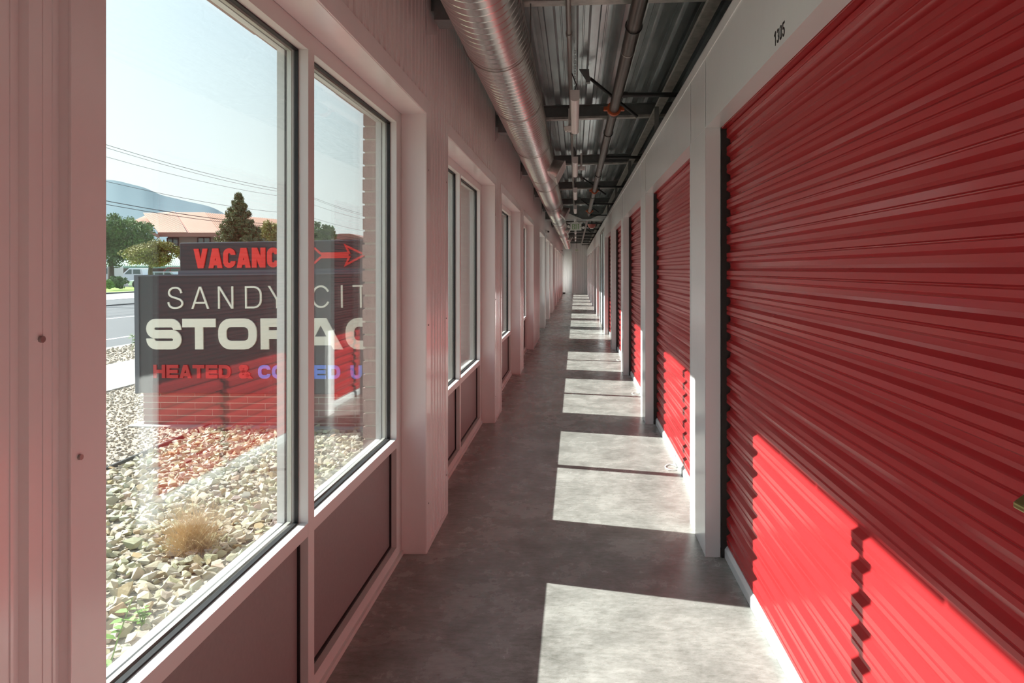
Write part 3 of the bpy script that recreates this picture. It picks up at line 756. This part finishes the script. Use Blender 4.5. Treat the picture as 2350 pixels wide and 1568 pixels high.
def jitter(x0, x1, y0, y1, st):
    xs_, ys_ = np.meshgrid(np.arange(x0, x1, st), np.arange(y0, y1, st)); p = np.stack([xs_.ravel(), ys_.ravel()], 1); return p+rng.uniform(-st*.5, st*.5, p.shape)
p1 = jitter(-3.82, -1.17, 1.4, 7.6, .052); p2 = jitter(-3.82, -1.17, 7.6, 12, .09)
pp = np.concatenate([p1, p2]); sz = rng.uniform(.026, .052, len(pp)); big = rng.random(len(pp)) < .12; sz[big] *= 1.3
base = np.array([.385, .352, .25]); cols = np.clip(base*(1+rng.normal(0, .12, (len(pp), 1)))+rng.normal(0, .018, (len(pp), 3)), .05, .85); cols[rng.random(len(pp)) < .1] *= np.array([.80, .66, .50]); wsel = rng.random(len(pp)) < .2; cols[wsel] = np.clip(cols[wsel]*1.18, 0, .8)
zz = G+rng.uniform(.0, .035, len(pp))
stones('crushed_stone_bed', np.column_stack([pp, zz]), sz, cols, 'angular cream crushed stone outside below the nearest windows', 'crushed stone')
pp = np.concatenate([jitter(-6.33, -3.9, 4.5, 12.5, .052), jitter(-9.7, -8.12, 10, 18, .09)]); sz = rng.uniform(.014, .034, len(pp)); sz[pp[:, 0] < -8] *= 1.5
cols = np.clip(np.array([.37, .315, .245])*(1+rng.normal(0, .16, (len(pp), 1))), .05, .8)
stones('tan_gravel', np.column_stack([pp, np.full(len(pp), G+.006)]), sz, cols, 'small tan gravel between black edging and sidewalk', 'gravel')

# sign
S = 7.1/F
sg = empty('storage_sign', (P(653, 618, 7.1).x, 7.1, G), 0); sg.rotation_euler = (0, math.radians(-.7), math.radians(-6))
def U(px):
    k = (px-VX)/F; th = math.radians(6); return (k*7.1-sg.location.x)/(math.cos(th)+k*math.sin(th))
def Vz(py): return CAMZ+(618-py)*S-G
m = MB(); m.box(U(314), U(992), 0, .42, Vz(905), Vz(628)); cab = m.build('main_cabinet', 'black_sign', sg, bevel=.012)
m = MB(); a, b, c_, d_ = U(314), U(992), Vz(905), Vz(628); t = .045
m.box(a-.004, a+t, -.012, .43, c_, d_+.004); m.box(b-t, b+.004, -.012, .43, c_, d_+.004); m.box(a+t, b-t, -.012, .43, d_-.012, d_+.004); m.build('cabinet_trim', 'signgrey', cab)
m = MB(); m.box(U(412), U(894), .03, .39, Vz(620), Vz(553)); cab2 = m.build('vacancy_cabinet', 'black_sign', sg, bevel=.01)
m = MB(); m.box(U(410), U(896), .02, .40, Vz(628), Vz(618)); m.build('cabinet_ledge', 'signgrey', sg)
m = MB(); bm_ = MB(); x0, x1, z0, z1 = U(325), U(981), 0, Vz(905)
bm_.box(x0+.006, x1-.006, .036, .384, z0, z1-.004); z = z0; row = 0
while z < z1-.02:
    h = min(.0577, z1-z); x = x0-(row % 2)*.195
    while x < x1-.01:
        a, b = max(x, x0), min(x+.383, x1)
        if b-a > .02: m.box(a, b, .03, .12, z, z+h); m.box(a, b, .3, .39, z, z+h)
        x += .393
    z += .0677; row += 1
bs = m.build('brick_base', mat('dark_red_brick', (.20, .085, .07), .85), sg); bm_.build('mortar_core', 'mortar', bs)
MB().box(U(300), U(1005), -.08, .5, -.05, .035).build('concrete_footing', 'walk', sg)
fr = lambda u, v, w_: (u, -w_, v)
def word(ws, y0, y1, t, R):
    return [(c, U(a), Vz(y1), U(b)-U(a), (y1-y0)*S, t*S, R*S) for c, a, b in ws]
t3 = text3d(word([('s', 389, 425), ('A', 444, 484), ('N', 505, 540), ('D', 567, 605), ('Y', 620, 660), ('c', 720, 762), ('I', 784, 794), ('T', 814, 851), ('Y', 868, 908)], 656, 707.5, 4.2, 17), .012, fr); t3.build('sign_lettering_name', 'cream', sg)['label'] = 'thin cream letters SANDY CITY'
t3 = text3d(word([('S', 340, 420), ('T', 423, 499), ('O', 505, 593), ('R', 602, 688), ('A', 690, 790), ('G', 797, 885), ('E', 893, 962)], 730.5, 802, 20, 20), .014, fr); t3.build('sign_lettering_storage', 'cream', sg)['label'] = 'bold cream letters STORAGE'
hw = [(c, 355+i*30, 355+i*30+27) for i, c in enumerate('HEATED')]+[('&', 551, 578)]
t3 = text3d(word(hw, 838, 869, 8, 9), .012, fr); t3.build('sign_lettering_heated', mat('deep_red_letter', (.42, .02, .02), .4), sg)['label'] = 'red letters HEATED &'
hw = [(c, 595+i*32, 595+i*32+28) for i, c in enumerate('COOLED')]+[(c, a, b) for c, a, b in zip('UNITS', (807, 838, 868, 882, 910), (833, 864, 878, 907, 937))]
t3 = text3d(word(hw, 838, 869, 8, 9), .012, fr); t3.build('sign_lettering_cooled', 'blue', sg)['label'] = 'blue letters COOLED UNITS'
fr2 = lambda u, v, w_: (u, .03-w_, v)
t3 = text3d(word([('V', 446, 478), ('A', 480, 512), ('C', 514, 542), ('A', 545, 577), ('N', 580, 611), ('C', 615, 643), ('Y', 645, 677)], 567.5, 613.5, 11.5, 9), .012, fr2); t3.build('vacancy_letters', 'neon', cab2)['label'] = 'red letters VACANCY'
m = MB()
def line(pts, t, closed=False):
    pts = [(U(x), Vz(y)) for x, y in pts]
    for q in ribbon(pts, t*S, 1e9, closed): m.hexa([fr2(a.x, a.y, 0) for a in q]+[fr2(a.x, a.y, .012) for a in q])
line([(738, 583), (725, 571), (710, 571), (698, 583), (698, 591), (710, 604), (725, 604), (738, 592)], 4.5)
line([(737, 583), (804, 583), (796, 566), (840, 587.5), (796, 610), (804, 592), (737, 592)], 4.5); line([(740, 587.5), (803, 587.5)], 6)
m.build('arrow', 'neon', cab2)
tag(sg, 'dark monument sign with cream storage lettering and red vacancy cabinet on a brick base', 'sign')

# plants
def tuft(c, n, h, r, mt, label, cat, lean=.5, name='dry_grass_tuft', w_=.0016):
    m = MB()
    for i in range(n):
        a = rng.uniform(0, 2*PI); d = abs(rng.normal(0, lean)); hh = h*rng.uniform(.5, 1.05); b0 = Vector((c[0]+r*.35*rng.normal(), c[1]+r*.35*rng.normal(), c[2]))
        pts = [b0]; dr = Vector((math.cos(a)*d, math.sin(a)*d, 1)).normalized(); p = b0.copy(); k = 6
        for s in range(k):
            dr = (dr+Vector((rng.normal(0, .2), rng.normal(0, .2), rng.normal(-.06, .12)))).normalized(); p = p+dr*hh/k; pts.append(p.copy())
        m.tube(pts, [w_*(1-.7*s/k) for s in range(k+1)], 3, False)
    return tag(m.build(name, mt), label, cat)
tuft((-2.27, 4.05, G), 750, .35, .13, 'straw', 'dry straw coloured grass tuft growing in the cream stone', 'grass tuft', .55, w_=.0011)
def sprout(x, y, h, label, nl=7, ls=.035):
    o = empty('green_weed', (x, y, G)); m = MB(); m2 = MB()
    for s in range(3):
        a = rng.uniform(0, 2*PI); tip = Vector((math.cos(a)*h*.35, math.sin(a)*h*.35, h*rng.uniform(.7, 1)))
        m.tube([(0, 0, 0), tuple(tip*.5+Vector((0, 0, .02))), tuple(tip)], [.003, .0025, .0015], 5)
        for k_ in range(nl):
            u = rng.uniform(.45, 1); p = tip*u; a2 = rng.uniform(0, 2*PI); L = ls*rng.uniform(.7, 1.3); d = Vector((math.cos(a2), math.sin(a2), rng.uniform(-.5, .3))).normalized(); sd_ = d.cross(Vector((0, 0, 1))).normalized()*L*.36; nn = len(m2.v); up = Vector((0, 0, L*.12))
            v = [p, p+d*L*.35+sd_+up, p+d*L*.75+sd_*.8+up, p+d*L, p+d*L*.75-sd_*.8+up, p+d*L*.35-sd_+up, p+d*L*.5]
            m2.v += [tuple(q) for q in v]; m2.f += [(nn, nn+1, nn+6), (nn+1, nn+2, nn+6), (nn+2, nn+3, nn+6), (nn+3, nn+4, nn+6), (nn+4, nn+5, nn+6), (nn+5, nn, nn+6)]
    m.build('stem', 'leafb', o); m2.build('leaves', 'leafb', o); return tag(o, label, 'weed')
sprout(-1.98, 3.13, .12, 'small green weed sprouting from the cream stone below the sill')
sprout(-1.83, 2.62, .40, 'tall leafy green weed at the near edge of the window, partly hidden', 7, .045)
sprout(-1.80, 2.48, .17, 'broad leaved green weed low at the window corner', 6, .06)
sprout(-9.1, 14.0, .35, 'green weed in the gravel verge beside the road', 9, .08)

def leaves(c, rad, n, ls, seedblob=14, pw_=1.0, cone=False):
    m = MB(); c = np.array(c); rad = np.array(rad); bl = []
    if cone:
        for i in range(seedblob*5):
            hz = 1-2*rng.random()**.75; L_ = (1.08-hz)/2*rng.uniform(.55, 1.0); an = rng.uniform(0, 2*PI)
            for q in np.linspace(.35, 1, 4): bl.append((np.array([L_*q*math.cos(an), L_*q*math.sin(an), hz+.12*q*q]), .075+.05*(1-q)))
        for hz in np.linspace(-.8, .8, 12): bl.append((np.array([0, 0, hz]), .10+.15*(1-hz)/2))
    else:
        for i in range(seedblob*3):
            u = rng.normal(size=3); u /= np.linalg.norm(u); bl.append((u*rng.uniform(.35, .88), rng.uniform(.12, .30)))
        for i in range(8): bl.append((rng.normal(0, .25, 3), .35))
    for i in range(n):
        b, r_ = bl[rng.integers(len(bl))]; d = rng.normal(size=3); d /= np.linalg.norm(d); p = b+d*r_*rng.uniform(.35, 1.15)
        q = c+p*rad; a1 = rng.normal(size=3); a1 /= np.linalg.norm(a1); a2 = np.cross(a1, rng.normal(size=3)); a2 /= np.linalg.norm(a2); s = ls*rng.uniform(.6, 1.3); nn = len(m.v)
        k5 = .28 if cone else .55
        m.v += [tuple(q-a1*s), tuple(q+a2*s*k5), tuple(q+a1*s), tuple(q-a2*s*k5)]; m.f.append((nn, nn+1, nn+2, nn+3))
    return m
def quickbuild(m, name, mt, parent):
    me = bpy.data.meshes.new(name); me.from_pydata(m.v, [], m.f); me.update(); me.materials.append(M[mt]); o = bpy.data.objects.new(name, me); C.objects.link(o); o.parent = parent; return o
def tree(name, px0, px1, py0, py1, Y, mt, n, ls, label, trunkpx=None, cone=False, blobs=14, squash=1, cat='tree'):
    a, b = P(px0, py1, Y), P(px1, py0, Y); cx_ = (a.x+b.x)/2; rx = (b.x-a.x)/2; cz_ = (a.z+b.z)/2; rz_ = (b.z-a.z)/2
    o = empty(name, (cx_, Y, G-.06)); m = leaves((0, 0, cz_-G+.06), (rx, rx*squash, rz_), n, ls, blobs, cone=cone); quickbuild(m, 'crown', mt, o)
    tx = P(trunkpx, 0, Y).x-cx_ if trunkpx else 0
    if cat == 'tree': MB().tube([(tx, 0, 0), (tx, 0, (cz_-G)*.5), (0, 0, cz_-G+.3*rz_)], [rx*.07+.08, rx*.05+.06, .05], 8).build('trunk', 'bark', o)
    return tag(o, label, cat)
tree('broadleaf_tree', 190, 345, 484, 614, 70, 'leaf', 32000, 0.109, 'large dark green leafy tree at the left edge of the near window', 255, blobs=30)
tree('autumn_tree', 288, 410, 545, 616, 62, 'leafy', 15000, 0.095, 'small tree turning yellow in front of the red roofed building', 345, blobs=20)
tree('pine_tree', 478, 618, 455, 600, 58, 'pine', 52000, 0.116, 'dark conical pine behind the vacancy sign', None, True, 60)
tree('broadleaf_tree', 590, 680, 505, 575, 66, 'leafy', 10000, 0.095, 'yellow-green tree right of the pine', None, blobs=14)
tree('broadleaf_tree', 690, 772, 508, 575, 84, 'leafg', 12000, 0.109, 'green tree rising over the vacancy sign beyond the mullion', None, blobs=16)
tree('roadside_bush', 246, 292, 633, 664, 56, 'leafg', 6000, 0.068, 'rounded green bush on the lawn by the parked vehicles', cat='bush', blobs=12)
tree('roadside_bush', 232, 262, 640, 664, 54, 'leafb', 3000, 0.068, 'light green bush at the window edge beside the rounded bush', cat='bush', blobs=10)

# buildings
def roof(name, pts_eave, pts_ridge): pass
B = empty('red_roofed_building', (P(480, 600, 112).x, 112, G))
def bp(px, py, Y): v = P(px, py, Y); return (v.x-B.location.x, v.y-112, v.z-G)
m = MB(); a = bp(385, 543, 112); b = bp(725, 543, 112)
m.box(a[0], b[0], 0, 22, 0, a[2]); m.build('wall', 'stucco', B)
def roofslab(q, ribs, name='roof', rm='tilerib', m0='tile', par=None):
    m = MB(); q = [Vector(v) for v in q]; n = (q[1]-q[0]).cross(q[3]-q[0]).normalized(); n = n if n.z > 0 else -n
    m.hexa([v-n*.25 for v in q]+[v for v in q]); r_ = m.build(name, m0, par or B)
    m = MB()
    for i in range(ribs+1):
        u = i/ribs; s0 = q[0].lerp(q[1], u); s1 = q[3].lerp(q[2], u); w2 = (q[1]-q[0]).normalized()*.07
        m.hexa([s0-w2, s0+w2, s1+w2, s1-w2, s0-w2+n*.14, s0+w2+n*.14, s1+w2+n*.14, s1-w2+n*.14])
    m.build('roof_ribs', rm, r_); return r_
roofslab([bp(366, 535, 110), bp(428, 535, 110), bp(402, 490, 119), bp(330, 490, 119)], 22)
roofslab([bp(438, 536, 110), bp(505, 536, 110), bp(470, 489, 119), bp(406, 489, 119)], 24)
roofslab([bp(505, 536, 110), bp(720, 548, 110), bp(640, 505, 119), bp(470, 489, 119)], 40)
roofslab([bp(292, 515, 116), bp(420, 512, 116), bp(400, 487, 122), bp(345, 492, 122)], 30)
m = MB(); a, b = bp(428, 537, 110), bp(438, 537, 110); m.hexa([bp(427, 537, 110.2), bp(440, 537, 110.2), bp(408, 489, 119.2), bp(398, 489, 119.2), bp(427, 536, 110.1), bp(440, 536, 110.1), bp(408, 488, 119.1), bp(398, 488, 119.1)]); m.build('roof_valley', 'fascia', B)
m = MB(); a, b = bp(362, 542, 109.8), bp(730, 542, 109.8); m.box(a[0], b[0], a[1], a[1]+.4, a[2]-.1, a[2]+.55); m.build('eave_fascia', 'fascia', B)
m = MB(); m.hexa([bp(318, 522, 108), bp(366, 548, 108), bp(366, 548, 112), bp(318, 522, 112), bp(318, 514, 108), bp(366, 540, 108), bp(366, 540, 112), bp(318, 514, 112)]); m.build('gable_fascia', 'fascia', B)
m = MB(); a, b = bp(322, 618, 112), bp(372, 540, 112); m.box(a[0], b[0], 1, 15, 0, b[2]-1); m.build('wing_wall', 'stucco', B)
for x0, x1 in ((384, 409), (454, 482), (540, 566), (600, 630)):
    a, b = bp(x0, 568, 111.9), bp(x1, 546, 111.9); m = MB(); m.box(a[0], b[0], -.12, .05, a[2], b[2]); p_ = m.build('window', 'winglass', B)
    m = MB()
    for u in (0, .5, 1): x = a[0]+(b[0]-a[0])*u; m.box(x-.06, x+.06, -.2, -.1, a[2], b[2])
    for u in (0, .35, 1): z = a[2]+(b[2]-a[2])*u; m.box(a[0], b[0], -.2, -.1, z-.05, z+.05)
    m.build('window_bars', 'dark', p_)
tag(B, 'two storey building with terracotta metal roofs across the road', 'building')
B2 = empty('green_roofed_building', (P(300, 600, 96).x, 96, G)); B = B2
def bp(px, py, Y): v = P(px, py, Y); return (v.x-B2.location.x, v.y-96, v.z-G)
roofslab([bp(225, 612, 94), bp(420, 612, 94), bp(400, 583, 101), bp(290, 583, 101)], 40, rm='greenrib', m0='greenroof', par=B2)
m = MB(); a, b = bp(236, 613, 95), bp(412, 613, 95); m.box(a[0], b[0], 0, 8, 0, a[2]-.05); m.build('wall', 'stucco', B2)
tag(B2, 'low building with green ribbed metal roof behind the parked cars', 'building')
B3 = empty('far_flat_building', (P(800, 600, 130).x, 130, G))
m = MB(); a = P(752, 548, 130); b = P(838, 543, 130); m.box(a.x-B3.location.x, b.x-B3.location.x, 0, 12, 0, b.z-G-.6); m.build('wall', 'stucco', B3)
m = MB(); cx_ = (a.x+b.x)/2-B3.location.x; m.prism([(a.x-B3.location.x-1, b.z-G-.6), (b.x-B3.location.x+1, b.z-G-.6), (cx_+1, b.z-G+.5), (cx_-1, b.z-G+.5)], 'y', -1, 13); m.build('roof', 'fascia', B3)
tag(B3, 'distant dark roofed building just above the vacancy sign', 'building')

# vehicles
def vehicle(name, px0, Y, L, H, prof, wins, paint, label, z=G-.08):
    x0 = P(px0, 0, Y).x; o = empty(name, (x0, Y, z)); m = MB()
    m.prism([(u*L, v*H) for u, v in prof], 'y', 0, 1.85); bd = m.build('body', paint, o, bevel=.05)
    for w_ in wins: MB().prism([(u*L, v*H) for u, v in w_], 'y', -.015, .02).build('side_window', 'winglass', o)
    for u in (.17, .79): MB().tube([(u*L, -.03, .36), (u*L, .2, .36)], .36, 20).build('wheel', 'tyre', o, smooth=True)
    for u in (.17, .79): MB().tube([(u*L, 1.6, .36), (u*L, 1.87, .36)], .36, 20).build('wheel', 'tyre', o, smooth=True)
    return tag(o, label, 'vehicle')
pick = [(.0, .2), (1, .2), (1, .58), (.63, .60), (.60, .97), (.53, 1), (.34, 1), (.20, .62), (.03, .56), (0, .45)]
vehicle('pickup_truck', 258, 78, 5.5, 1.85, pick, [[(.25, .64), (.40, .64), (.40, .93), (.35, .93)], [(.43, .64), (.585, .64), (.57, .93), (.43, .93)]], 'paintwhite', 'white pickup truck parked beyond the lawn')
suv = [(0, .2), (1, .2), (1, .55), (.97, .62), (.84, .96), (.75, 1), (.36, 1), (.22, .66), (.03, .58), (0, .45)]
sw = [[(.27, .66), (.42, .66), (.42, .93), (.38, .93)], [(.45, .66), (.64, .66), (.64, .93), (.45, .93)], [(.67, .66), (.88, .66), (.80, .93), (.67, .93)]]
vehicle('estate_car', 346, 74, 4.9, 1.95, suv, sw, 'paintred', 'maroon estate car with pale roof parked left of the vacancy sign')
vehicle('parked_car', 311, 70, 4.4, 1.5, suv, sw, 'paintsilver', 'silver car seen just over the top of the storage sign')
vehicle('parked_car', 294, 64, 4.4, 1.2, suv, sw, 'paintwhite', 'low white car with only its tail showing past the sign edge', z=G-.1)
o = empty('box_truck', (P(205, 0, 72).x, 72, G-.08)); MB().box(0, 2.15, 0, 2.2, .45, 2.05).build('cargo_box', 'paintwhite', o, bevel=.05)
MB().box(1.2, 1.9, -.03, .02, 1.25, 1.85).build('side_window', 'winglass', o); MB().box(0, 2.1, .1, 2.1, .3, .45).build('chassis', 'dark', o); MB().tube([(1.5, 0, .36), (1.5, .3, .36)], .36, 18).build('wheel', 'tyre', o); MB().tube([(.5, 0, .36), (.5, .3, .36)], .36, 18).build('wheel', 'tyre', o)
tag(o, 'white van partly visible at the left window edge', 'vehicle')

# poles and wires
WX = -30.0
for i, y in enumerate((-6, 34, 74.5, 115, 155)):
    o = empty('utility_pole', (WX, y, G-.12)); MB().tube([(0, 0, 0), (0, 0, 10.6)], [.16, .11], 12).build('pole', 'wood', o); MB().box(-.9, .9, -.06, .06, 9.4, 9.55).build('crossarm', 'wood', o)
    tag(o, 'wooden utility pole beside the road, %s from the camera' % ords[i], 'utility pole', 'utility poles')
for i, (dx, ratio, r_) in enumerate(((0, .268, .012), (.5, .2565, .010), (-.5, .247, .010), (.1, .189, .011), (.05, .148, .020), (-.1, .1415, .016))):
    m = MB(); pts = []
    yy = [-6, 34, 74.5, 115, 155]
    for a, b in zip(yy, yy[1:]):
        for u in np.linspace(0, 1, 12, endpoint=False): pts.append((WX+dx, a+(b-a)*u, CAMZ+30*ratio+.35-.6*4*u*(1-u)))
    pts.append((WX+dx, 155, CAMZ+30*ratio+.35)); m.tube(pts, r_*1.3, 5)
    tag(m.build('power_line', 'wire', smooth=True), 'overhead cable across the sky, %s from the top' % ['first', 'second', 'third', 'fourth', 'fifth', 'sixth'][i], 'cable', 'overhead cables along the road')

# mountain
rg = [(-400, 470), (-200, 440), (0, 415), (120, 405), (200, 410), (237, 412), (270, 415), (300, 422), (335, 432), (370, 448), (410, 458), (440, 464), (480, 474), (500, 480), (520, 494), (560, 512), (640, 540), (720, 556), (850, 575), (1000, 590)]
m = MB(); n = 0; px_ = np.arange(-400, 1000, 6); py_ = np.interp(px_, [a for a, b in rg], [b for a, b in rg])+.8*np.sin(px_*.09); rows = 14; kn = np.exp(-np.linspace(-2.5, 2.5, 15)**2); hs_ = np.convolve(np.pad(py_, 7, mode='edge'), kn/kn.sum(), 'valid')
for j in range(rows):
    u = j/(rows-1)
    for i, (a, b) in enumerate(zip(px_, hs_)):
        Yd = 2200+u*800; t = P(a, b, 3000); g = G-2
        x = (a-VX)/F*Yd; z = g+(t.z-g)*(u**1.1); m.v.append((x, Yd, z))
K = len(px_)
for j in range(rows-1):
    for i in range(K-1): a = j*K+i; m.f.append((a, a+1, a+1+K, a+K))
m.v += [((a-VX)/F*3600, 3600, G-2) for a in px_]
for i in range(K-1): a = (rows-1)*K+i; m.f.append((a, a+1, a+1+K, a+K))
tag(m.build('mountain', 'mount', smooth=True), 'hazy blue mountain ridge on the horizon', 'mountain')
